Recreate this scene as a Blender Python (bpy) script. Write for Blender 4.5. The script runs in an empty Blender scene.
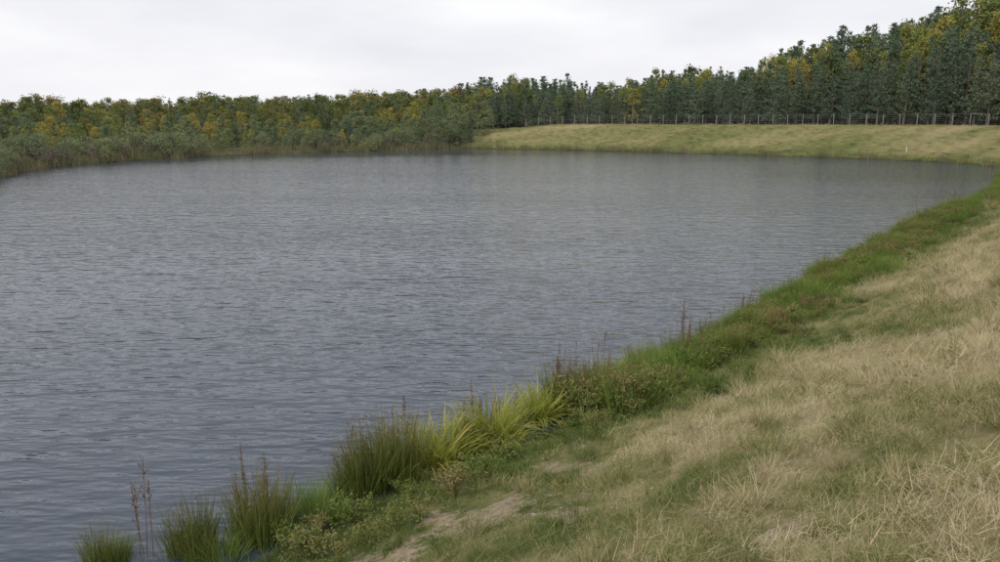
import bpy, math, numpy as np
from math import radians
rng = np.random.default_rng(7)
scene = bpy.context.scene

# ------------------------------------------------------------------ noise
def _hash(ix, iy, seed):
    h = (ix.astype(np.int64)*374761393 + iy.astype(np.int64)*668265263 + seed*1442695041) & 0xffffffff
    h = ((h ^ (h >> 13))*1274126177) & 0xffffffff
    h = h ^ (h >> 16)
    return (h & 0xffff)/65535.0
def vnoise(x, y, seed=0):
    x = np.asarray(x, float); y = np.asarray(y, float)
    ix = np.floor(x); iy = np.floor(y)
    fx = x-ix; fy = y-iy
    fx = fx*fx*(3-2*fx); fy = fy*fy*(3-2*fy)
    a = _hash(ix, iy, seed); b = _hash(ix+1, iy, seed)
    c = _hash(ix, iy+1, seed); d = _hash(ix+1, iy+1, seed)
    return (a*(1-fx)+b*fx)*(1-fy)+(c*(1-fx)+d*fx)*fy
def fbm(x, y, seed=0, o=4):
    s = 0; a = 0.5; t = 0
    for i in range(o):
        s = s+a*vnoise(x*2**i, y*2**i, seed+i*17); t += a; a *= .5
    return s/t

# ------------------------------------------------------------------ lake outline (x, y, crest distance, crest height)
SH = [(-60,-50,10.8,4.4),(-30,-19,10.8,4.4),(-12,0.5,10.4,4.4),(-7.0,5.6,10.2,4.4),(-4.7,8.2,10.2,4.4),
 (-3.2,9.9,10.2,4.4),(-1.64,11.8,10.3,4.4),(0,13.4,10.4,4.4),(2.1,15.7,10.6,4.4),(5.1,19.2,10.8,4.4),
 (10.5,26.6,10.8,4.4),(16.1,33.6,10.8,4.4),(24.4,44.3,10.8,4.4),(37.0,58.8,10.8,4.4),(50,78.5,11,4.4),(56.5,88.5,13,4.4),
 (58.5,94.5,15,4.4),(57.5,101,16,4.4),(52.5,109,16,4.4),(43.8,116,16,4.35),(31.5,125,16,4.3),(17,135,15,4.2),
 (4,141.5,14,4.1),(-5,144.8,13,3.0),(-12,143,25,1.2),(-18,137,40,1.1),(-32,128,40,1.1),(-43.8,116,40,1.1),
 (-51,101,40,1.1),(-52,88,40,1.1),(-49,77,40,1.1),(-53,65,40,1.1),(-64,50,40,1.1),(-95,30,40,1.1),
 (-120,-10,40,1.1),(-100,-55,30,2)]
P = np.array(SH, float); N = len(P)
sm = []; SUB = 5
for i in range(N):
    p0, p1, p2, p3 = P[(i-1) % N], P[i], P[(i+1) % N], P[(i+2) % N]
    for k in range(SUB):
        t = k/SUB
        q = 0.5*((2*p1)+(-p0+p2)*t+(2*p0-5*p1+4*p2-p3)*t*t+(-p0+3*p1-3*p2+p3)*t**3)
        q[2:] = p1[2:]*(1-t)+p2[2:]*t
        sm.append(q)
S = np.array(sm)
def shore(x, y):
    x = np.asarray(x, float).ravel(); y = np.asarray(y, float).ravel()
    best = np.full(x.shape, 1e18); dc = np.zeros_like(x); hc = np.zeros_like(x); ar = np.zeros_like(x)
    ins = np.zeros(x.shape, bool)
    M = len(S)
    for i in range(M):
        a = S[i]; b = S[(i+1) % M]
        ex, ey = b[0]-a[0], b[1]-a[1]
        t = np.clip(((x-a[0])*ex+(y-a[1])*ey)/(ex*ex+ey*ey), 0, 1)
        d2 = (x-a[0]-t*ex)**2+(y-a[1]-t*ey)**2
        m = d2 < best
        best[m] = d2[m]; dc[m] = (a[2]+(b[2]-a[2])*t)[m]; hc[m] = (a[3]+(b[3]-a[3])*t)[m]; ar[m] = (i+t[m])/SUB
        if ey != 0:
            c = ((a[1] > y) != (b[1] > y)) & (x < ex*(y-a[1])/ey+a[0])
            ins ^= c
    d = np.sqrt(best)
    return np.where(ins, -d, d), dc, hc, ar
def ss(a, b, x):
    t = np.clip((x-a)/(b-a), 0, 1); return t*t*(3-2*t)
def terrain(x, y):
    d, dc, hc, ar = shore(x, y)
    x = np.asarray(x, float).ravel(); y = np.asarray(y, float).ravel()
    de = d+(fbm(x*.5, y*.5, 5, 3)-.5)*0.5*np.clip(1.5-np.abs(d)/4, 0.2, 1)
    u = np.clip((de-.7)/(dc-.7), 0, 1)
    up = 0.2*np.clip(de/.7, 0, 1)+(hc-.2)*(u-0.035*np.sin(2*np.pi*u))
    z = np.where(de < 0, np.maximum(de*.4, -2.0), up)
    z = z+np.where(d > dc+14, -0.8*ss(dc+14, dc+40, d)*(hc > 3), 0)
    near = np.clip(1-(np.hypot(x, y)-30)/30, 0, 1)
    land = np.clip(d/1.0, 0, 1)
    z = z+land*((fbm(x*.9, y*.9, 9, 3)-.5)*.22+near*(fbm(x*4, y*4, 11, 3)-.5)*.09)
    far = np.hypot(x, y)
    z = z+land*ss(150, 600, far)*6*(.5+fbm(x*.004, y*.004, 3, 3))
    return z, d, dc, hc, ar

PATCH = [(.7, 8.1, .46), (1.8, 4.95, .28), (.65, 5.3, .28), (-.3, 8.9, .40), (-1.2, 8.2, .44), (.35, 9.4, .3), (-2.2, 7.4, .4), (1.4, 10.2, .28)]
def soilmap(x, y, d):
    n = fbm(x*2.6, y*2.6, 31, 5)
    s = np.zeros_like(x)
    for px, py, r in PATCH:
        s = np.maximum(s, .95*(1-ss(r*.2, r*1.9, np.hypot(x-px, y-py)+(n-.5)*2.2)))
    band = np.exp(-((d-2.1)/.8)**2)*ss(.40, .6, n)*(1-ss(.5, 4, x))*.9
    s = np.maximum(s, band)
    s = np.maximum(s, ss(.64, .78, n)*.55*(d > 1.5))
    return s
def tonemap(x, y, d, dc):
    n = fbm(x*.35, y*.35, 41, 4); n2 = fbm(x*1.6, y*1.6, 47, 3); n3 = vnoise(x*5, y*5, 48)
    rel = d/dc
    t = .12+.46*ss(.08, .5, rel)+(n-.5)*1.2+(n2-.5)*1.15+(n3-.5)*.35+.15*ss(8, 22, np.hypot(x, y))*ss(.3, .6, rel)
    return np.clip(t, .03, .88)

# ------------------------------------------------------------------ material helpers
def newmat(name):
    m = bpy.data.materials.new(name); m.use_nodes = True
    nt = m.node_tree; nt.nodes.clear()
    return m, nt, nt.nodes, nt.links
def math_(nt, op, a, b=None, c=None, clamp=False):
    n = nt.nodes.new('ShaderNodeMath'); n.operation = op; n.use_clamp = clamp
    for i, v in enumerate((a, b, c)):
        if v is None: continue
        if isinstance(v, (int, float)): n.inputs[i].default_value = v
        else: nt.links.new(v, n.inputs[i])
    return n.outputs[0]
def ramp(nt, fac, stops):
    r = nt.nodes.new('ShaderNodeValToRGB'); cr = r.color_ramp
    while len(cr.elements) < len(stops): cr.elements.new(.5)
    for e, (p, c) in zip(cr.elements, stops):
        e.position = p; e.color = (*c, 1)
    nt.links.new(fac, r.inputs[0]); return r.outputs[0]
def noise(nt, scale, detail=3, vec=None, rough=.5):
    n = nt.nodes.new('ShaderNodeTexNoise'); n.inputs['Scale'].default_value = scale
    n.inputs['Detail'].default_value = detail; n.inputs['Roughness'].default_value = rough
    if vec is None:
        g = nt.nodes.new('ShaderNodeNewGeometry'); vec = g.outputs['Position']
    nt.links.new(vec, n.inputs['Vector']); return n.outputs[0]
def mixc(nt, fac, a, b):
    m = nt.nodes.new('ShaderNodeMix'); m.data_type = 'RGBA'
    for s, v in ((m.inputs[0], fac), (m.inputs[6], a), (m.inputs[7], b)):
        if isinstance(v, (int, float)): s.default_value = v
        elif isinstance(v, tuple): s.default_value = (*v, 1)
        else: nt.links.new(v, s)
    return m.outputs[2]
def attr(nt, name, typ='GEOMETRY'):
    a = nt.nodes.new('ShaderNodeAttribute'); a.attribute_name = name; a.attribute_type = typ
    return a.outputs['Fac']
def foliage(name, stops, wr=.4, wo=.35, wn=.25, nscale=.6, transl=.3, tip=None, tone=False, tonegain=1.0):
    m, nt, nd, lk = newmat(name)
    r = attr(nt, 'rnd'); o = nd.new('ShaderNodeObjectInfo').outputs['Random']
    n = noise(nt, nscale, 1)
    n = math_(nt, 'MULTIPLY_ADD', math_(nt, 'SUBTRACT', n, .5), 2.0, .5)
    f = math_(nt, 'MULTIPLY', r, wr)
    f = math_(nt, 'MULTIPLY_ADD', o, wo, f)
    f = math_(nt, 'MULTIPLY_ADD', n, wn, f)
    if tone:
        f = math_(nt, 'SUBTRACT', f, (wr+wo+wn)/2)
        f = math_(nt, 'MULTIPLY_ADD', attr(nt, 'tone', 'INSTANCER'), tonegain, f, clamp=True)
    c = ramp(nt, f, stops)
    if tip:
        tf = math_(nt, 'MULTIPLY', math_(nt, 'SUBTRACT', attr(nt, 't'), tip[0]), tip[1], clamp=True)
        c = mixc(nt, tf, c, tip[2])
    p = nd.new('ShaderNodeBsdfDiffuse'); lk.new(c, p.inputs['Color'])
    out = nd.new('ShaderNodeOutputMaterial')
    if transl > 0:
        tr = nd.new('ShaderNodeBsdfTranslucent'); lk.new(c, tr.inputs['Color'])
        mx = nd.new('ShaderNodeMixShader'); mx.inputs[0].default_value = transl
        lk.new(p.outputs[0], mx.inputs[1]); lk.new(tr.outputs[0], mx.inputs[2]); lk.new(mx.outputs[0], out.inputs[0])
    else: lk.new(p.outputs[0], out.inputs[0])
    return m
def plain(name, c1, c2, scale=8, rough=.85, bump=0.0, bdist=.02):
    m, nt, nd, lk = newmat(name)
    n = noise(nt, scale, 5)
    c = ramp(nt, n, [(.3, c1), (.7, c2)])
    p = nd.new('ShaderNodeBsdfPrincipled'); p.inputs['Roughness'].default_value = rough
    lk.new(c, p.inputs['Base Color'])
    if bump:
        b = nd.new('ShaderNodeBump'); b.inputs['Strength'].default_value = bump; b.inputs['Distance'].default_value = bdist
        lk.new(n, b.inputs['Height']); lk.new(b.outputs[0], p.inputs['Normal'])
    out = nd.new('ShaderNodeOutputMaterial'); lk.new(p.outputs[0], out.inputs[0])
    return m

M_pine = foliage('pine_needles', [(0, (.08, .13, .092)), (.45, (.135, .19, .127)), (.8, (.20, .25, .15)), (1, (.27, .30, .165))], .3, .45, .25, .15, .22)  # pine to willow: colours paled and desaturated to stand in for distance haze
M_birch = foliage('birch_leaves', [(0, (.13, .17, .07)), (.4, (.22, .26, .085)), (.7, (.36, .34, .10)), (1, (.48, .37, .11))], .2, .5, .5, .045, .3)
M_oak = foliage('broadleaf_leaves', [(0, (.085, .12, .05)), (.5, (.145, .175, .07)), (.78, (.22, .21, .08)), (1, (.34, .25, .09))], .2, .4, .6, .05, .22)
M_willow = foliage('willow_leaves', [(0, (.115, .16, .095)), (.5, (.19, .24, .135)), (.85, (.28, .31, .145)), (1, (.38, .36, .14))], .3, .4, .4, .06, .25)
M_scrub = foliage('scrub_twigs', [(0, (.13, .12, .10)), (.5, (.22, .195, .15)), (1, (.31, .26, .19))], .4, .4, .2, .3, 0)
M_reed = foliage('reed_straw', [(0, (.10, .13, .05)), (.5, (.20, .19, .10)), (1, (.33, .27, .17))], .5, .3, .3, .1, 0)
GR = [(0, (.06, .105, .025)), (.25, (.125, .165, .045)), (.45, (.24, .24, .095)), (.65, (.36, .31, .155)), (.85, (.46, .385, .225)), (1, (.57, .49, .33))]
M_grass = foliage('bank_grass', GR, .75, .1, .25, 1.2, .0, tone=True)
M_stem = foliage('dry_grass_stems', [(0, (.28, .22, .13)), (.5, (.40, .33, .20)), (1, (.52, .45, .31))], .6, .2, .2, 1, 0)
M_weed = foliage('weed_leaves', [(0, (.055, .095, .025)), (.35, (.11, .16, .04)), (.6, (.18, .22, .06)), (.8, (.235, .225, .085)), (1, (.25, .19, .10))], .4, .45, .5, .35, .2)
M_iris = foliage('iris_blades', [(0, (.15, .23, .04)), (.5, (.34, .39, .07)), (.8, (.54, .50, .12)), (1, (.52, .40, .18))], .65, .2, .15, 1, .35, tip=(.75, 3, (.46, .36, .16)))
M_rush = foliage('rush_blades', [(0, (.055, .095, .02)), (.5, (.13, .18, .04)), (1, (.32, .32, .09))], .6, .2, .2, 1, .2, tip=(.6, 1.4, (.26, .18, .09)))
M_green = foliage('sedge_blades', [(0, (.08, .15, .03)), (.6, (.18, .27, .06)), (1, (.34, .36, .10))], .6, .2, .3, .5, .3)
M_dock = foliage('dock_seed', [(0, (.13, .085, .06)), (1, (.27, .18, .12))], .6, .3, .1, 1, 0)
M_flower = foliage('yellow_petals', [(0, (.6, .5, .02)), (1, (.75, .65, .05))], .6, .3, .1, 1, 0)
M_bark = plain('bark', (.09, .07, .055), (.17, .14, .11), 6)
M_birchbark = plain('birch_bark', (.13, .12, .10), (.36, .34, .31), 3)
M_post = plain('weathered_post', (.20, .19, .17), (.40, .38, .35), 5)
M_wire = plain('galvanised_wire', (.22, .22, .22), (.32, .32, .32), 5, .5)
M_rock = plain('pebble_stone', (.20, .17, .14), (.42, .38, .33), 14, .9, .6)
M_white = plain('white_marker_paint', (.6, .6, .58), (.8, .8, .78), 8)

# ------------------------------------------------------------------ mesh builder
class MB:
    def __init__(s): s.v = []; s.f = []; s.m = []; s.t = []; s.r = []; s.n = 0
    def add(s, v, f, mat=0, t=None, r=None):
        v = np.asarray(v, float).reshape(-1, 3); k = len(v)
        s.v.append(v); s.f += (np.asarray(f)+s.n).tolist(); s.m += [mat]*len(f)
        s.t.append(np.zeros(k) if t is None else np.asarray(t, float).ravel())
        s.r.append(np.full(k, .5) if r is None else np.asarray(r, float).ravel()); s.n += k
    def mesh(s, name, mats, smooth=False):
        me = bpy.data.meshes.new(name)
        me.from_pydata(np.concatenate(s.v).tolist(), [], s.f)
        for m in mats: me.materials.append(m)
        me.polygons.foreach_set('material_index', s.m)
        for nm, a in (('t', s.t), ('rnd', s.r)):
            at = me.attributes.new(nm, 'FLOAT', 'POINT'); at.data.foreach_set('value', np.concatenate(a))
        if smooth: me.polygons.foreach_set('use_smooth', [True]*len(me.polygons))
        me.update(); return me
def blades(mb, base, az, lean, length, width, bend, mat=0, segs=3, twist=None, power=.8):
    n = len(base); s = np.linspace(0, 1, segs+1)
    p = np.array(base, float); vs = []
    tw = rng.uniform(-1.2, 1.2, n) if twist is None else twist
    wd = np.stack([-np.sin(az+tw), np.cos(az+tw), np.zeros(n)], 1)
    rd = rng.random(n)
    for k in range(segs+1):
        w = width*np.maximum((1-s[k])**power, .06)*.5
        vs.append(p-wd*w[:, None]); vs.append(p+wd*w[:, None])
        th = lean+bend*(s[k]+.5/segs)
        p = p+(length/segs)[:, None]*np.stack([np.sin(th)*np.cos(az), np.sin(th)*np.sin(az), np.cos(th)], 1)
    V = np.stack(vs, 1)
    K = 2*(segs+1); o = np.arange(n)[:, None]*K
    F = np.concatenate([o+np.array([2*k, 2*k+1, 2*k+3, 2*k+2]) for k in range(segs)])
    T = np.tile(np.repeat(s, 2), n); R = np.repeat(rd, K)
    mb.add(V, F, mat, T, R)
def leaves(mb, c, size, mat=0, aspect=.6, flat=0.0, droop=0):
    c = np.asarray(c); n = len(c)
    a = rng.normal(size=(n, 3)); a[:, 2] = a[:, 2]*(1-flat)-droop; a /= np.linalg.norm(a, axis=1)[:, None]
    b = rng.normal(size=(n, 3)); b[:, 2] *= (1-flat); b = np.cross(a, b); b /= np.linalg.norm(b, axis=1)[:, None]
    sz = size*rng.uniform(.6, 1.3, n)[:, None]
    V = np.stack([c-a*sz*.5, c+b*sz*.5*aspect, c+a*sz*.5, c-b*sz*.5*aspect], 1)
    mb.add(V, np.arange(n*4).reshape(n, 4), mat, np.zeros(n*4), np.repeat(rng.random(n), 4))
def tube(mb, pts, rad, mat=0, sides=6):
    pts = np.asarray(pts, float); n = len(pts); V = []
    for i in range(n):
        d = pts[min(i+1, n-1)]-pts[max(i-1, 0)]; d /= np.linalg.norm(d)+1e-9
        a = np.cross(d, [0, 0, 1] if abs(d[2]) < .9 else [1, 0, 0]); a /= np.linalg.norm(a); b = np.cross(d, a)
        for k in range(sides):
            q = 2*math.pi*k/sides; V.append(pts[i]+rad[i]*(a*math.cos(q)+b*math.sin(q)))
    F = [[i*sides+k, i*sides+(k+1) % sides, (i+1)*sides+(k+1) % sides, (i+1)*sides+k] for i in range(n-1) for k in range(sides)]
    mb.add(V, F, mat)
def ball(n, r):
    p = rng.normal(size=(n, 3)); p /= np.linalg.norm(p, axis=1)[:, None]
    return p*(rng.random(n)**.45)[:, None]*r

def pine(R=2.3, low=.1, pw=.6):
    mb = MB(); h = 10
    bx, by = rng.normal(0, .12, 2)
    tube(mb, [(0, 0, -.5), (bx, by, 4), (bx*.5, by*.5, 7.5), (0, 0, 9.7)], [.15, .12, .07, .02], 1)
    nl = 20
    for i in range(nl):
        u = low+(1-low)*(i+rng.random()*.8)/nl
        prof = (1-u)**pw*min(1, (u-low+.4)/.4)
        for k in range(rng.integers(4, 7)):
            L = R*prof*rng.uniform(.5, 1.3)+.10; a = rng.random()*6.28; e = rng.uniform(.05, .5)+u*.5
            d = np.array([math.cos(a)*math.cos(e), math.sin(a)*math.cos(e), math.sin(e)]); o = np.array([bx*.6, by*.6, u*h*.97])
            if L > .8: tube(mb, [o, o+d*L], [.04, .01], 1, 3)
            n = int(6+13*L/R*1.3)
            s = rng.random(n)**.6
            c = o+d*L*s[:, None]+rng.normal(0, 1, (n, 3))*(.08+.14*L/R)*np.array([1, 1, .7])
            leaves(mb, c, .34, 0, .36)
    return mb, [M_pine, M_bark]
def broad(R, h, c0, nc, cr, lsz, mleaf, mbark, nl=34, topn=.75):
    mb = MB()
    bend = rng.normal(0, .2, 2)
    top = np.array([bend[0], bend[1], h*.9])
    tube(mb, [(0, 0, -.5), (bend[0]*.7, bend[1]*.7, h*.45), top], [.012*h, .008*h, .02], 1)
    for i in range(nc):
        u = rng.random()**.85
        z = h*(c0+(1-c0)*u)
        prof = math.sin(math.pi*min(1, (u*topn+.22)))**.7
        a = rng.random()*6.28; rr = R*prof*math.sqrt(rng.random())
        c = np.array([bend[0]+rr*math.cos(a), bend[1]+rr*math.sin(a), z-cr*.6])
        if i % 3 == 0:
            o = np.array([bend[0]*.6, bend[1]*.6, max(h*.15, z-rr*1.1-h*.05)])
            tube(mb, [o, (o+c)/2+[0, 0, .15], c], [.005*h, .003*h, .01], 1, 3)
        q = ball(nl, cr*rng.uniform(.5, 1.3)); q[:, 2] *= .8
        leaves(mb, c+q, lsz, 0, .6)
    return mb, [mleaf, mbark]
def shrub(R, h, nc, cr, lsz, mleaf, nl=30):
    mb = MB()
    for i in range(nc):
        a = rng.random()*6.28; u = rng.random(); rr = R*math.sqrt(rng.random())*math.sqrt(max(.05, 1-(u*.95)**2))
        c = np.array([rr*math.cos(a), rr*math.sin(a), .15*h+u*h*.8])
        if i % 3 == 0: tube(mb, [(rr*.2*math.cos(a), rr*.2*math.sin(a), -.2), c*[.6, .6, .6], c], [.04, .025, .01], 1, 3)
        leaves(mb, c+ball(nl, cr*rng.uniform(.6, 1.3)), lsz, 0, .5)
    blades(mb, np.c_[rng.normal(0, R*.4, (25, 2)), np.zeros(25)], rng.random(25)*6.28, rng.random(25)*.35, rng.uniform(.6, 1.05, 25)*h, np.full(25, .05), rng.normal(0, .2, 25), 1)
    return mb, [mleaf, M_bark]

def coll(name, meshes):
    c = bpy.data.collections.new(name)
    for i, me in enumerate(meshes):
        o = bpy.data.objects.new('%s_%02d' % (name, i), me); c.objects.link(o)
    return c
def scatter(name, pts, rot, scl, idx, c, tone=None):
    n = len(pts)
    me = bpy.data.meshes.new(name); me.vertices.add(n); me.vertices.foreach_set('co', np.asarray(pts, float).ravel())
    a = me.attributes.new('irot', 'FLOAT_VECTOR', 'POINT'); a.data.foreach_set('vector', np.asarray(rot, float).ravel())
    a = me.attributes.new('iscl', 'FLOAT_VECTOR', 'POINT'); a.data.foreach_set('vector', np.asarray(scl, float).ravel())
    a = me.attributes.new('idx', 'INT', 'POINT'); a.data.foreach_set('value', np.asarray(idx, np.int32))
    a = me.attributes.new('tone', 'FLOAT', 'POINT'); a.data.foreach_set('value', np.full(n, .5) if tone is None else np.asarray(tone, float))
    ob = bpy.data.objects.new(name, me); scene.collection.objects.link(ob)
    ng = bpy.data.node_groups.new('scatter_'+name, 'GeometryNodeTree')
    ng.interface.new_socket('Geometry', in_out='INPUT', socket_type='NodeSocketGeometry')
    ng.interface.new_socket('Geometry', in_out='OUTPUT', socket_type='NodeSocketGeometry')
    gi = ng.nodes.new('NodeGroupInput'); go = ng.nodes.new('NodeGroupOutput')
    ci = ng.nodes.new('GeometryNodeCollectionInfo'); ci.inputs['Collection'].default_value = c
    ci.inputs['Separate Children'].default_value = True; ci.inputs['Reset Children'].default_value = True
    ip = ng.nodes.new('GeometryNodeInstanceOnPoints'); ip.inputs['Pick Instance'].default_value = True
    def na(nm, t):
        x = ng.nodes.new('GeometryNodeInputNamedAttribute'); x.data_type = t; x.inputs['Name'].default_value = nm
        return [o for o in x.outputs if o.enabled][0]
    L = ng.links.new
    L(gi.outputs[0], ip.inputs['Points']); L(ci.outputs[0], ip.inputs['Instance'])
    L(na('idx', 'INT'), ip.inputs['Instance Index']); L(na('irot', 'FLOAT_VECTOR'), ip.inputs['Rotation'])
    L(na('iscl', 'FLOAT_VECTOR'), ip.inputs['Scale']); L(ip.outputs[0], go.inputs[0])
    md = ob.modifiers.new('scatter', 'NODES'); md.node_group = ng
    return ob

# ------------------------------------------------------------------ terrain
def axis(dense0, dense1, step, mid0, mid1, mstep, lo, hi):
    a = list(np.arange(dense0, dense1, step))
    b = list(np.arange(mid0, dense0-.01, mstep)); c = list(np.arange(dense1, mid1, mstep))
    e = []; q = mid1; st = mstep*2
    while q < hi: e.append(q); q += st; st *= 1.25
    e.append(hi); f = []; q = mid0-mstep*2; st = mstep*2
    while q > lo: f.append(q); q -= st; st *= 1.25
    f.append(lo)
    return np.array(sorted(set(f+b+a+c+e)))
ax = axis(-12, 26, .14, -110, 130, 1.3, -2500, 2500)
ay = axis(0, 46, .14, -40, 200, 1.3, -2500, 3000)
X, Y = np.meshgrid(ax, ay); nx, ny = len(ax), len(ay)
Z, D, DC, HC, AR = terrain(X, Y)
x_, y_ = X.ravel(), Y.ravel()
me = bpy.data.meshes.new('ground')
ii = np.arange(nx*ny).reshape(ny, nx)
F = np.stack([ii[:-1, :-1], ii[:-1, 1:], ii[1:, 1:], ii[1:, :-1]], -1).reshape(-1, 4)
me.vertices.add(nx*ny); me.vertices.foreach_set('co', np.stack([x_, y_, Z], 1).ravel())
me.loops.add(F.size); me.loops.foreach_set('vertex_index', F.ravel().astype(np.int32))
me.polygons.add(len(F)); me.polygons.foreach_set('loop_start', np.arange(0, F.size, 4, dtype=np.int32))
me.polygons.foreach_set('use_smooth', np.ones(len(F), bool))
me.update(calc_edges=True)
dam = ss(2.2, 3.6, HC)
def fartone(x, y, d, dc):
    return .36+.24*tonemap(x, y, d, dc)+.75*(fbm(x*.06, y*.25, 61, 3)-.5)-.18*(1-ss(.1, .35, d/dc))
farb = ss(80, 100, np.hypot(x_, y_))
soil = soilmap(x_, y_, D)*dam*(1-farb*.9); tone = tonemap(x_, y_, D, DC)
tone = tone*(1-farb)+fartone(x_, y_, D, DC)*farb
forest = np.where(dam > .5, ss(2, 6, D-DC)*(AR > 15), ss(1, 6, D))
for nm, v in (('soil', soil), ('tone', tone), ('forest', forest), ('shored', D)):
    a = me.attributes.new(nm, 'FLOAT', 'POINT'); a.data.foreach_set('value', v)
ground = bpy.data.objects.new('ground', me); scene.collection.objects.link(ground)
m, nt, nd, lk = newmat('bank_ground')
n1 = noise(nt, 9, 6, rough=.7); n2 = noise(nt, 60, 4, rough=.7); n3 = noise(nt, 1.2, 4)
f = math_(nt, 'MULTIPLY_ADD', math_(nt, 'SUBTRACT', n1, .5), .9, attr(nt, 'tone'))
f = math_(nt, 'MULTIPLY_ADD', math_(nt, 'SUBTRACT', n3, .5), .6, f)
f = math_(nt, 'MULTIPLY_ADD', math_(nt, 'SUBTRACT', n2, .5), .8, f, clamp=True)
gc = ramp(nt, f, [(0, (.08, .105, .03)), (.35, (.17, .17, .065)), (.6, (.26, .225, .11)), (1, (.37, .31, .18))])
sc = ramp(nt, math_(nt, 'ADD', math_(nt, 'MULTIPLY', n1, .5), math_(nt, 'MULTIPLY', n2, .5)), [(.35, (.16, .12, .08)), (.5, (.33, .26, .17)), (.65, (.48, .40, .29))])
sf = math_(nt, 'MULTIPLY_ADD', math_(nt, 'SUBTRACT', n1, .5), 2.6, attr(nt, 'soil'))
sf = math_(nt, 'MULTIPLY', math_(nt, 'SUBTRACT', sf, .35), 2.0, clamp=True)
c = mixc(nt, sf, gc, sc)
c = mixc(nt, attr(nt, 'forest'), c, (.09, .09, .055))
wet = math_(nt, 'SUBTRACT', 1.0, math_(nt, 'MULTIPLY', math_(nt, 'ADD', attr(nt, 'shored'), -.1), 1.5, clamp=True))
c = mixc(nt, wet, c, (.06, .058, .035))
p = nd.new('ShaderNodeBsdfPrincipled'); p.inputs['Roughness'].default_value = .95; p.inputs['Specular IOR Level'].default_value = .1
lk.new(c, p.inputs['Base Color'])
b = nd.new('ShaderNodeBump'); b.inputs['Strength'].default_value = .9; b.inputs['Distance'].default_value = .05
lk.new(math_(nt, 'ADD', n1, math_(nt, 'MULTIPLY', n2, .5)), b.inputs['Height']); lk.new(b.outputs[0], p.inputs['Normal'])
lk.new(p.outputs[0], nd.new('ShaderNodeOutputMaterial').inputs[0])
me.materials.append(m)

# ------------------------------------------------------------------ water
mb = MB(); mb.add([(-160, -80, 0), (110, -80, 0), (110, 160, 0), (-160, 160, 0)], [[0, 1, 2, 3]])
m, nt, nd, lk = newmat('lake_water')
g = nd.new('ShaderNodeNewGeometry')
def mapped(rot, sc):
    mp = nd.new('ShaderNodeMapping'); mp.inputs['Rotation'].default_value = (0, 0, rot); mp.inputs['Scale'].default_value = sc
    lk.new(g.outputs['Position'], mp.inputs[0]); return mp.outputs[0]
w1 = noise(nt, 1.0, 2, mapped(radians(20), (.9, 2.8, 1)), .5)
w2 = noise(nt, 1.0, 3, mapped(radians(-18), (3.0, 7.5, 1)), .55)
w3 = noise(nt, 1.0, 2, mapped(radians(12), (.3, 1.1, 1)), .5)
gust = noise(nt, 1.0, 3, mapped(radians(10), (.02, .07, 1)), .5)
hgt = math_(nt, 'ADD', math_(nt, 'MULTIPLY', w1, .098), math_(nt, 'MULTIPLY', w2, .020))
hgt = math_(nt, 'ADD', hgt, math_(nt, 'MULTIPLY', w3, .06))
hgt = math_(nt, 'MULTIPLY', hgt, math_(nt, 'MULTIPLY_ADD', gust, 1.4, .25))
sx = nd.new('ShaderNodeSeparateXYZ'); lk.new(g.outputs['Position'], sx.inputs[0])
lee = nd.new('ShaderNodeMapRange'); lee.interpolation_type = 'SMOOTHSTEP'
lk.new(math_(nt, 'ADD', sx.outputs['Y'], math_(nt, 'MULTIPLY', sx.outputs['X'], -.45)), lee.inputs['Value'])
for i, v in ((1, 95.0), (2, 145.0), (3, 1.0), (4, .12)): lee.inputs[i].default_value = v
hgt = math_(nt, 'MULTIPLY', hgt, lee.outputs[0])
b = nd.new('ShaderNodeBump'); b.inputs['Strength'].default_value = 1; b.inputs['Distance'].default_value = 1.0
lk.new(hgt, b.inputs['Height'])
p = nd.new('ShaderNodeBsdfPrincipled'); p.inputs['Base Color'].default_value = (.053, .068, .092, 1)
p.inputs['Roughness'].default_value = .07; p.inputs['IOR'].default_value = 1.33
lk.new(b.outputs[0], p.inputs['Normal']); lk.new(p.outputs[0], nd.new('ShaderNodeOutputMaterial').inputs[0])
o = bpy.data.objects.new('lake_water', mb.mesh('lake_water', [m])); scene.collection.objects.link(o)

# ------------------------------------------------------------------ forest
protos = []
for i in range(5): protos.append(pine(rng.uniform(2.0, 2.8), .02+.03*i, rng.uniform(.5, .8)))          # 0-4
for i in range(4): protos.append(broad(1.7, 10, .12, 58, .6, .27, M_birch, M_birchbark, 30))   # 5-8
for i in range(4): protos.append(broad(2.7, 10, .15, 62, .85, .36, M_oak, M_bark))    # 9-12
for i in range(3): protos.append(broad(2.3, 10, .03, 60, .8, .32, M_willow, M_bark))    # 13-15
for i in range(3): protos.append(shrub(1.6, 3, 34, .45, .2, M_willow))   # 16-18
for i in range(3): protos.append(shrub(1.5, 2.6, 24, .42, .16, M_scrub))   # 19-21
TC = coll('forest_tree', [mb.mesh('tree_%02d' % i, ms) for i, (mb, ms) in enumerate(protos)])
def jitter_grid(x0, x1, y0, y1, st):
    gx, gy = np.meshgrid(np.arange(x0, x1, st), np.arange(y0, y1, st))
    gx = gx.ravel()+rng.uniform(-.45, .45, gx.size)*st; gy = gy.ravel()+rng.uniform(-.45, .45, gy.size)*st
    return gx, gy
gx, gy = jitter_grid(-190, 170, 30, 260, 2.8)
z, d, dc, hc, ar = terrain(gx, gy)
damside = (ar > 14.3) & (ar < 23.2)
keep = (gy > 0) & (np.abs(gx) < gy*.85+15)
kd = keep & damside & (d > dc+6.5) & (d < dc+56) & (rng.random(len(gx)) < np.where(d < dc+16, .9, .9))
kn = keep & (~damside) & (ar > 23) & (d > 3.0) & (d < 80) & (gx < 5) & (rng.random(len(gx)) < np.where(d < 30, .88, .7))
pts = []; rot = []; scl = []; idx = []
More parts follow.
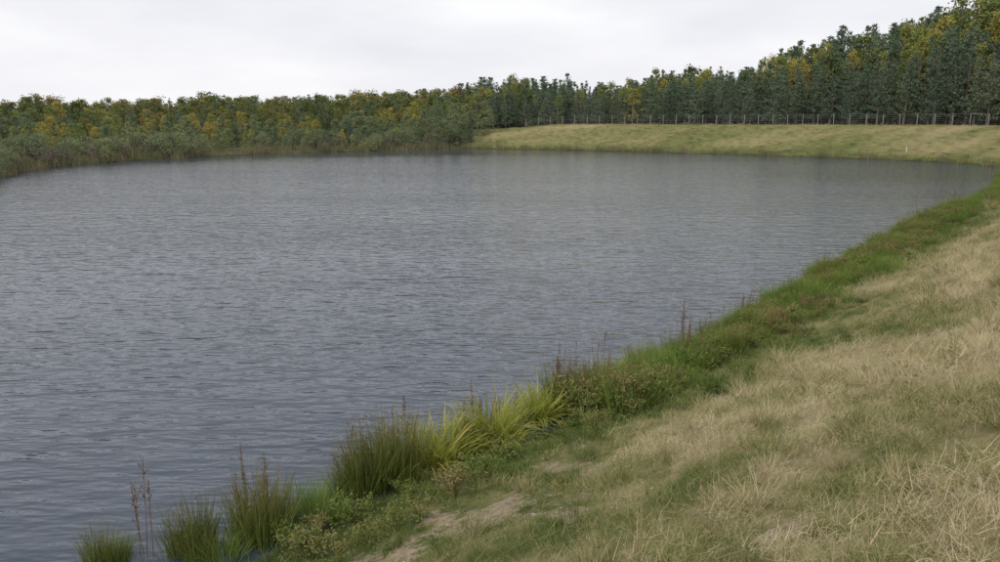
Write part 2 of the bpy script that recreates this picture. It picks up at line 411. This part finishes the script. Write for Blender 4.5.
def addtree(x, y, zz, i, s, wx=1):
    pts.append((x, y, zz-.1)); rot.append((rng.normal(0, .03), rng.normal(0, .03), rng.random()*6.28)); scl.append((s*wx, s*wx, s)); idx.append(i)
for x, y, zz, dd, c_, h_ in zip(gx[kd], gy[kd], z[kd], d[kd], dc[kd], hc[kd]):
    r = math.hypot(x, y); bear = x/y
    slope = np.interp(bear, [-.1, 0, .08, .13, .19, .3, .38, .45, .52, .6, .7], [.040, .042, .043, .038, .050, .059, .080, .095, .105, .118, .13])
    top = 6+slope*r*np.interp(dd-c_, [6, 14, 25, 60], [.60, .80, 1, 1.0])
    lump = vnoise(np.array([x*.13]), np.array([y*.13]), 79)[0]
    H = max(4.5, (top-zz)*(rng.uniform(.76, 1.04)+.22*(lump-.42))*(1.1 if rng.random() < .06 else 1))
    yel = ss(.42, .72, vnoise(np.array([x*.07]), np.array([y*.07]), 77)[0])
    u = rng.random()
    if dd-c_ < 16: i = rng.integers(0, 5) if u < .93 else rng.integers(5, 9)
    else: i = rng.integers(0, 5) if u < (.90-.6*yel) else (rng.integers(5, 9) if u < .93 else rng.integers(9, 13))
    addtree(x, y, zz, i, H/10, rng.uniform(.8, 1.3)*(1 if H > 9 else 1.3)*(1 if H < 13 else .9))
for x, y, zz, dd in zip(gx[kn], gy[kn], z[kn], d[kn]):
    r = math.hypot(x, y); bear = x/y
    slope = np.interp(bear, [-.64, -.5, -.4, -.25, -.13, -.06, 0], [.017, .018, .022, .023, .031, .037, .041])
    top = 6+slope*r
    full = (top-zz)
    lump = vnoise(np.array([x*.12]), np.array([y*.12]), 80)[0]
    H = full*np.interp(dd, [3, 12, 30, 60], [.36, .54, .76, 1.0])*(rng.uniform(.70, 1.03)+.25*(lump-.38))
    u = rng.random(); yel = ss(.45, .75, vnoise(np.array([x*.08]), np.array([y*.08]), 78)[0])
    if dd < 25: i = rng.integers(13, 16) if u < .70-.5*yel else (rng.integers(0, 5) if u < .88-.5*yel else rng.integers(5, 9))
    else: i = rng.integers(9, 13) if u < .55 else (rng.integers(5, 9) if u < .58+.4*yel else rng.integers(0, 5))
    addtree(x, y, zz, i, H/10, rng.uniform(.9, 1.6))
gx, gy = jitter_grid(-120, 2, 30, 160, 1.5)
z, d, dc, hc, ar = terrain(gx, gy)
k = (ar > 23.2) & (d > .0) & (d < 6) & (np.abs(gx) < gy*.9+10) & (fbm(gx*.12, gy*.12, 55, 2) > .32)
for x, y, zz, dd in zip(gx[k], gy[k], z[k], d[k]):
    i = rng.integers(19, 22) if rng.random() < (.5 if dd < 3 else .25) else rng.integers(16, 19)
    addtree(x, y, zz, i, rng.uniform(.4, 1.2)*(.75 if dd < 1.5 else 1))
for x, y, s in [(-8, 147, .62), (-11, 146, .58), (-5.5, 150, .6), (-14, 148, .68), (-9, 152, .75), (-3, 154, .66), (-17, 145, .6), (-12, 156, .85)]:
    addtree(x, y, terrain([x], [y])[0][0], int(rng.integers(13, 16)), s, 1.2)
scatter('forest_treeline', pts, rot, scl, idx, TC)

# ------------------------------------------------------------------ reed belt at the far shores
rp = []
for k in range(3):
    mb = MB(); n = 90
    blades(mb, np.c_[rng.normal(0, .5, (n, 2)), np.zeros(n)], rng.random(n)*6.28, rng.random(n)*.2, rng.uniform(.7, 1.5, n), np.full(n, .035), rng.random(n)*.5, 0)
    rp.append(mb.mesh('reed_%d' % k, [M_reed]))
for k in range(3):
    mb = MB(); n = 90
    blades(mb, np.c_[rng.normal(0, .5, (n, 2)), np.zeros(n)], rng.random(n)*6.28, rng.random(n)*.5, rng.uniform(.25, .6, n), np.full(n, .03), rng.random(n)*.9, 0)
    rp.append(mb.mesh('tuft_%d' % k, [M_grass]))
RC = coll('far_reed', rp)
gx, gy = jitter_grid(-80, 80, 40, 165, .9)
z, d, dc, hc, ar = terrain(gx, gy)
fd = (ar > 14) & (ar <= 23.5); fn = ar > 23.5
u = rng.random(len(gx))
k1 = fn & (d > -.4) & (d < 1.6) & (u < .6)
k2 = fd & (d > -.2) & (d < 1.3) & (u < .95)
k3 = fd & (d > 1) & (d < dc+5) & (u < .55)
k = k1 | k2 | k3
n = k.sum(); ix = np.where(k1[k], rng.integers(0, 3, n), rng.integers(3, 6, n)); ix = np.where(k2[k] & (rng.random(n) < .3), 0, ix)
s = rng.uniform(.6, 1.2, n)*np.where(k3[k], .55, 1)
tn = fartone(gx, gy, d, dc)+rng.normal(0, .05, len(gx)); tn = np.where(d < 2, .3, tn)
scatter('far_bank_grass', np.c_[gx[k], gy[k], z[k]-.02], np.c_[np.zeros((n, 2)), rng.random(n)*6.28], np.repeat(s[:, None], 3, 1), ix, RC, np.clip(tn[k], 0, 1))

# ------------------------------------------------------------------ near bank grass
gp = []
for k in range(6):      # 0-5 tangled turf
    mb = MB(); n = 220; R = .24
    q = ball(n, R)[:, :2]
    blades(mb, np.c_[q, np.full(n, -.01)], rng.random(n)*6.28, rng.uniform(.3, 1.35, n), rng.uniform(.05, .16, n), rng.uniform(.002, .0048, n), rng.uniform(.1, 1.0, n), 0, 2)
    if k > 3:
        n = 9; q = ball(n, R)[:, :2]
        blades(mb, np.c_[q, np.zeros(n)], rng.random(n)*6.28, rng.uniform(.2, .9, n), rng.uniform(.15, .34, n), np.full(n, .0022), rng.uniform(.1, .8, n), 1, 3)
    gp.append(mb.mesh('turf_%d' % k, [M_grass, M_stem]))
for k in range(3):     # 6-8 tussock
    mb = MB(); n = 190
    q = ball(n, .13)[:, :2]
    blades(mb, np.c_[q, np.full(n, -.01)], np.arctan2(q[:, 1], q[:, 0])+rng.normal(0, .9, n), rng.uniform(.05, .8, n), rng.uniform(.12, .34, n), rng.uniform(.0025, .005, n), rng.uniform(.3, 1.4, n), 0, 3)
    gp.append(mb.mesh('tussock_%d' % k, [M_grass]))
for k in range(3):     # 9-11 low weeds
    mb = MB(); n = 130; q = ball(n, .22); q[:, 2] = np.abs(q[:, 2])*.5
    leaves(mb, q, .055, 0, .5, .4)
    for j in range(10):
        e = q[rng.integers(0, n)]; tube(mb, [(e[0]*.3, e[1]*.3, -.02), e], [.004, .002], 0, 3)
    gp.append(mb.mesh('weed_%d' % k, [M_weed]))
GC = coll('turf_patch', gp)
pt = []; rt = []; sc_ = []; ix = []; tn = []
def layer(x0, x1, y0, y1, st, rmin, rmax, size):
    gx, gy = jitter_grid(x0, x1, y0, y1, st)
    z, d, dc, hc, ar = terrain(gx, gy)
    r = np.hypot(gx, gy); az = gx/np.maximum(gy, .1)
    k = (r >= rmin) & (r < rmax) & (ar < 16.5) & (d > .1) & (d < dc+5) & (gy > .3) & (az > -1.0) & (az < .95)
    so = soilmap(gx, gy, d); k &= rng.random(len(gx)) > np.clip(so*1.4-.2, 0, .9)
    gx, gy, z, d, dc = gx[k], gy[k], z[k], d[k], dc[k]; n = len(gx)
    e = .15
    sx = (terrain(gx+e, gy)[0]-z)/e; sy = (terrain(gx, gy+e)[0]-z)/e
    t = np.clip(tonemap(gx, gy, d, dc)+rng.normal(0, .07, n), 0, .92)
    u = rng.random(n)
    i = rng.integers(0, 4, n); i = np.where(u < .3*ss(.35, .7, t)+.05, rng.integers(4, 6, n), i)
    i = np.where((u > .88) & (d > 1), rng.integers(6, 9, n), i)
    pw = np.exp(-(d/1.8)**2)*.5+.012
    i = np.where(rng.random(n) < pw, rng.integers(9, 12, n), i)
    pt.append(np.c_[gx, gy, z]); rt.append(np.c_[np.arctan(sy)*.8, -np.arctan(sx)*.8, rng.random(n)*6.28])
    s = size*rng.uniform(.6, 1.35, n)*(.35+1.3*fbm(gx*1.1, gy*1.1, 91, 3)); s = np.where(i > 8, s*.7, s); sc_.append(np.repeat(s[:, None], 3, 1)); ix.append(i); tn.append(t)
layer(-10, 16, .3, 16, .19, 0, 9, .95)
layer(-12, 20, 1, 24, .25, 9, 17, 1.15)
layer(-5, 40, 8, 42, .38, 17, 38, 1.4)
layer(10, 80, 20, 110, .75, 38, 110, 2.1)
pt = np.concatenate(pt); rt = np.concatenate(rt); sc_ = np.concatenate(sc_); ix = np.concatenate(ix); tn = np.concatenate(tn)
scatter('bank_grass', pt, rt, sc_, ix, GC, tn)

# ------------------------------------------------------------------ waterside plants
def iris(n=120, H=1.25):
    mb = MB(); q = ball(n, .26)[:, :2]
    blades(mb, np.c_[q, np.full(n, -.1)], np.arctan2(q[:, 1], q[:, 0])+rng.normal(0, .7, n), rng.uniform(0, .4, n), rng.uniform(.6, 1.1, n)*H, rng.uniform(.026, .046, n), rng.uniform(.1, 2.1, n), 0, 7, power=.5)
    return mb.mesh('iris_clump', [M_iris])
def rush(n=300, H=1.1):
    mb = MB(); q = ball(n, .3)[:, :2]
    blades(mb, np.c_[q, np.full(n, -.1)], np.arctan2(q[:, 1], q[:, 0])+rng.normal(0, .8, n), rng.uniform(0, .25, n), rng.uniform(.4, 1.1, n)*H, rng.uniform(.009, .018, n), rng.uniform(0, .6, n), 0, 4, power=.5)
    k = rng.integers(0, n, 10)
    for j in k:
        leaves(mb, np.array([q[j][0]*1.5, q[j][1]*1.5, H*rng.uniform(.6, 1.0)])+rng.normal(0, .015, (5, 3)), .04, 1, .4)
    return mb.mesh('rush_clump', [M_rush, M_dock])
def sedge(n=260, H=.75):
    mb = MB(); q = ball(n, .28)[:, :2]
    blades(mb, np.c_[q, np.full(n, -.1)], np.arctan2(q[:, 1], q[:, 0])+rng.normal(0, .6, n), rng.uniform(0, .45, n), rng.uniform(.5, 1.1, n)*H, rng.uniform(.009, .017, n), rng.uniform(.1, .9, n), 0, 4, power=.6)
    return mb.mesh('sedge_clump', [M_green])
def dock(H=1.5):
    mb = MB()
    for j in range(rng.integers(2, 5)):
        a = rng.random()*6.28; l = rng.uniform(0, .16); h = H*rng.uniform(.65, 1.05); o = np.array([*rng.normal(0, .1, 2), -.1])
        t = o+np.array([math.cos(a)*l*h, math.sin(a)*l*h, h])
        tube(mb, [o, (o+t)/2+rng.normal(0, .02, 3), t], [.006, .005, .003], 0, 4)
        for k in range(9):
            s = rng.uniform(.45, 1); c = o+(t-o)*s
            e = c+np.array([*rng.normal(0, .03, 2), rng.uniform(.05, .18)])
            tube(mb, [c, e], [.003, .002], 0, 3)
            q = c+(e-c)*rng.random((7, 1))+rng.normal(0, .008, (7, 3)); leaves(mb, q, .024, 0, .7)
    return mb.mesh('dock_stem', [M_dock])
def herb(H=.5):
    mb = MB()
    for j in range(18):
        a = rng.random()*6.28; e = np.array([math.cos(a), math.sin(a), 0])*rng.uniform(0, .38)+[0, 0, H*rng.uniform(.6, 1.1)]
        tube(mb, [(0, 0, -.05), e*[.4, .4, .6], e], [.006, .004, .002], 0, 3)
        s = rng.random((26, 1)); q = e*[.4, .4, .6]*(1-s)+e*s+rng.normal(0, .045, (26, 3)); leaves(mb, q, .055, 0, .45)
    return mb
def fherb():
    mb = herb(.45); leaves(mb, np.c_[ball(16, .34)[:, :2], rng.uniform(.32, .5, 16)], .025, 1, .9, .5)
    return mb.mesh('flowering_herb', [M_weed, M_flower])
PR = {'iris_clump': [iris() for _ in range(3)], 'rush_clump': [rush() for _ in range(3)], 'sedge_clump': [sedge() for _ in range(3)],
      'dock_stem': [dock() for _ in range(4)], 'leafy_herb': [herb().mesh('leafy_herb', [M_weed]) for _ in range(3)], 'flowering_herb': [fherb()]}
nsx = P[2:15, 0]; nsy = P[2:15, 1]
def pl(kind, x, y, s=1.0, sz=1.0):
    z = max(terrain([x], [y])[0][0], -.12)
    o = bpy.data.objects.new(kind, PR[kind][rng.integers(0, len(PR[kind]))]); scene.collection.objects.link(o)
    o.location = (x, y, z); o.rotation_euler = (0, 0, rng.random()*6.28); o.scale = (s, s, s*sz)
def put(kind, X0, off, s=1.0, sz=1.0):
    y0 = np.interp(X0, nsx, nsy); y1 = np.interp(X0+.3, nsx, nsy)
    tx, ty = .3, y1-y0; L = math.hypot(tx, ty)
    pl(kind, X0+ty/L*off, y0-tx/L*off, s, sz)
for x, y, s in [(-5.5, 9.75, .7), (-5.25, 9.7, .6), (-4.45, 9.95, .8), (-4.3, 10.15, .9), (-3.6, 10.4, 1.1), (-3.4, 10.6, 1.05), (-3.35, 10.25, .95), (-2.45, 11.65, .9), (-2.2, 11.7, 1.05), (-1.95, 12.0, 1.3), (-1.75, 12.15, 1.35), (-1.6, 12.4, 1.15), (1.25, 15.6, 1.15), (1.5, 15.7, 1.1), (1.75, 15.9, 1.0), (-.45, 13.5, .9), (2.0, 16.3, 1.0), (3.3, 17.8, .9), (-4.15, 9.8, .6), (-2.3, 11.95, 1.1), (4.4, 19.0, .9), (-.75, 13.1, .8), (5.6, 20.6, .8)]:
    pl('rush_clump', x, y, s)
for x, y, s in [(-5.35, 9.9, .7), (-4.0, 9.95, .9), (-3.8, 9.8, .85), (-3.05, 10.9, 1.0), (-2.85, 11.0, 1.1), (-2.75, 11.25, .95), (2.5, 16.9, 1.1), (2.8, 17.1, 1.25), (3.7, 18.5, 1.2), (4.0, 18.8, 1.0), (-1.4, 12.0, .6), (5.2, 20.2, .9), (-2.5, 10.9, .6), (6.3, 21.7, .8), (.4, 14.2, .7), (7.4, 23.2, .9), (9.0, 25.4, .9)]:
    pl('sedge_clump', x, y, s)
for x, y, s in [(-1.25, 12.7, 1.05), (-1.05, 12.85, 1.0), (-.85, 12.9, .85), (-.3, 13.7, 1.05), (-.1, 13.8, 1.1), (.05, 13.6, .9), (.65, 14.8, .9), (.85, 14.95, .95), (1.0, 15.1, .85), (-.55, 13.3, .7), (2.3, 16.7, .75), (3.1, 17.7, .7)]:
    pl('iris_clump', x, y, s)
for x, y in [(-5.0, 9.9), (-3.7, 10.5), (-3.5, 10.6), (-2.5, 11.9), (-1.8, 12.4), (-.55, 13.7), (-.4, 13.8), (-.05, 14.0), (1.15, 15.6), (1.35, 15.8), (1.9, 16.3), (2.1, 16.6), (4.5, 19.4), (4.8, 19.6)]:
    pl('dock_stem', x, y, rng.uniform(.8, 1.15))
for X0, off in [(5.6, -.2), (5.9, -.1), (6.8, 0), (7.8, 0), (9.5, .1), (12, .1), (1.6, .3)]:
    put('dock_stem', X0, off, rng.uniform(.65, .95))
for i in range(100):
    X0 = rng.uniform(-3.2, 13); put('leafy_herb', X0, rng.uniform(.1, 1.7), rng.uniform(.5, 1.2), rng.uniform(.4, 1.0))
for X0, off in [(4.3, 1.2), (4.9, 1.3), (5.3, 1.0), (7.8, 1.3), (8.4, 1.6), (3.2, 1.1)]:
    put('flowering_herb', X0, off, rng.uniform(.6, .9))
WC = coll('waterside_growth', PR['iris_clump'][:1]+PR['rush_clump'][:2]+PR['sedge_clump'][:2]+PR['leafy_herb'][:3]+PR['dock_stem'][:1])
pp = []; ii_ = []; s_ = []
for i in range(5000):
    t = rng.random()
    X0 = 1.5+(56)*t**1.3
    y0 = np.interp(X0, nsx, nsy); off = abs(rng.normal(0, 1.0))-.25
    x = X0+.78*off; y = y0-.62*off
    if X0 < 10 and rng.random() < .5: continue
    pp.append((x, y))
    g_ = .25+.75*ss(.35, .75, vnoise(np.array([X0*.25]), np.array([off*.5]), 66)[0])*min(1, X0/10)
    u = rng.random(); ii_.append(rng.integers(5, 8) if u < .86-.6*g_ else (rng.integers(3, 5) if u < .91 else (rng.integers(1, 3) if u < .985 else (8 if u < .993 else 5))))
    s_.append(rng.uniform(.35, 1.3)*(1 if off > 0 else .8))
pp = np.array(pp); zz, dd, _, _, _ = terrain(pp[:, 0], pp[:, 1])
ii_ = np.array(ii_)
k = (dd > -.45) & (dd < 3.4); s_ = np.array(s_)*np.where(dd > 1.4, .6, 1)*np.where((ii_ == 1) | (ii_ == 2), .7, 1)*(.55+.9*vnoise(pp[:, 0]*.6, pp[:, 1]*.6, 12))
n = k.sum()
scatter('waterside_vegetation', np.c_[pp, np.maximum(zz, -.12)][k], np.c_[np.zeros((n, 2)), rng.random(n)*6.28], np.repeat(s_[k][:, None], 3, 1), ii_[k], WC)

# ------------------------------------------------------------------ stones
import bmesh
sp = []
for k in range(3):
    bm = bmesh.new(); bmesh.ops.create_icosphere(bm, subdivisions=3, radius=1)
    for v in bm.verts:
        c = v.co; f_ = .75+.5*fbm(np.array([c.x*1.3+k*9+5]), np.array([c.y*1.3+c.z+7]), 5, 3)[0]
        v.co = (c.x*f_*1.2, c.y*f_*.9, c.z*f_*.6)
    mesh = bpy.data.meshes.new('stone'); bm.to_mesh(mesh); bm.free(); mesh.materials.append(M_rock); sp.append(mesh)
SC = coll('bank_stone', sp)
q = []
for px, py, r in PATCH:
    for j in range(14): q.append((px+rng.normal(0, r*.8), py+rng.normal(0, r*.8)))
q = np.array(q); zz = terrain(q[:, 0], q[:, 1])[0]; n = len(q)
s = .008+.026*rng.random(n)**4
scatter('bank_stones', np.c_[q, zz+s*.2], rng.normal(0, .3, (n, 3))+np.c_[np.zeros((n, 2)), rng.random(n)*6], np.repeat(s[:, None], 3, 1), rng.integers(0, 3, n), SC)

# ------------------------------------------------------------------ fence on the far dam crest
M_ = len(S); fence = []
for i in range(M_):
    ar_ = i/SUB
    if 13 <= ar_ <= 22.6:
        a = S[i]; b_ = S[(i+1) % M_]; t = b_[:2]-a[:2]; t /= np.linalg.norm(t); nrm = np.array([t[1], -t[0]])
        fence.append(a[:2]+nrm*(a[2]+4.2))
fence = np.array(fence)
seg = np.r_[0, np.cumsum(np.linalg.norm(np.diff(fence, axis=0), axis=1))]
ts = np.arange(0, seg[-1], 2.5); fx = np.interp(ts, seg, fence[:, 0]); fy = np.interp(ts, seg, fence[:, 1]); fz = terrain(fx, fy)[0]
mb = MB()
for x, y, z_ in zip(fx, fy, fz):
    l = rng.normal(0, .03, 2)
    tube(mb, [(x, y, z_-.3), (x+l[0], y+l[1], z_+1.75), (x+l[0], y+l[1], z_+1.8)], [.055, .05, .03], 0, 6)
for h in (.1, .4, .7, 1.0, 1.35, 1.7):
    tube(mb, np.c_[fx, fy+.07, fz+h], [.01]*len(fx), 1, 3)
o = bpy.data.objects.new('wire_fence', mb.mesh('wire_fence', [M_post, M_wire])); scene.collection.objects.link(o)
mb = MB(); x, y = 56.5, 110.5; z_ = terrain([x], [y])[0][0]
tube(mb, [(x, y, z_-.2), (x, y, z_+.45), (x, y, z_+.5)], [.05, .05, .02], 0, 8)
tube(mb, [(x, y, z_+.5), (x, y, z_+.68), (x, y, z_+.69)], [.08, .08, .02], 0, 8)
o = bpy.data.objects.new('marker_post', mb.mesh('marker_post', [M_white])); scene.collection.objects.link(o)

# ------------------------------------------------------------------ sky and sun (overcast)
w = bpy.data.worlds.new('World'); scene.world = w; w.use_nodes = True; nt = w.node_tree; nt.nodes.clear()
SUN_EL, SUN_AZ = radians(42), radians(215)
sky = nt.nodes.new('ShaderNodeTexSky'); sky.sky_type = 'NISHITA'; sky.sun_disc = False
sky.sun_elevation = SUN_EL; sky.sun_rotation = SUN_AZ; sky.dust_density = 3
vm = nt.nodes.new('ShaderNodeVectorMath'); vm.operation = 'SCALE'; vm.inputs['Scale'].default_value = .1
nt.links.new(sky.outputs[0], vm.inputs[0])
tc = nt.nodes.new('ShaderNodeTexCoord'); mp = nt.nodes.new('ShaderNodeMapping'); mp.inputs['Scale'].default_value = (1, 1, 3.5)
nt.links.new(tc.outputs['Generated'], mp.inputs[0])
nz = noise(nt, 3.2, 6, mp.outputs[0], .52)
cl = ramp(nt, nz, [(.3, (.83, .84, .90)), (.5, (.93, .93, .97)), (.68, (1.02, 1.02, 1.04))])
cc = mixc(nt, .96, vm.outputs[0], cl)
bg = nt.nodes.new('ShaderNodeBackground'); bg.inputs[1].default_value = 1.0
nt.links.new(cc, bg.inputs[0]); nt.links.new(bg.outputs[0], nt.nodes.new('ShaderNodeOutputWorld').inputs[0])
ld = bpy.data.lights.new('sun', 'SUN'); ld.energy = 1.4; ld.angle = radians(18); ld.color = (1, .95, .87)
lo = bpy.data.objects.new('sun', ld); scene.collection.objects.link(lo)
from mathutils import Vector
dirv = Vector((math.sin(SUN_AZ)*math.cos(SUN_EL), math.cos(SUN_AZ)*math.cos(SUN_EL), math.sin(SUN_EL)))
lo.rotation_euler = dirv.to_track_quat('Z', 'Y').to_euler()

# ------------------------------------------------------------------ camera
cd = bpy.data.cameras.new('camera'); cam = bpy.data.objects.new('camera', cd); scene.collection.objects.link(cam)
cd.sensor_width = 36; cd.lens = 785/1000*36; cd.clip_start = .05; cd.clip_end = 6000
cam.location = (0, 0, 6.0); cam.rotation_euler = (radians(90-11.94), 0, 0)
scene.camera = cam
scene.view_settings.view_transform = 'Standard'; scene.view_settings.look = 'None'; scene.view_settings.exposure = 0
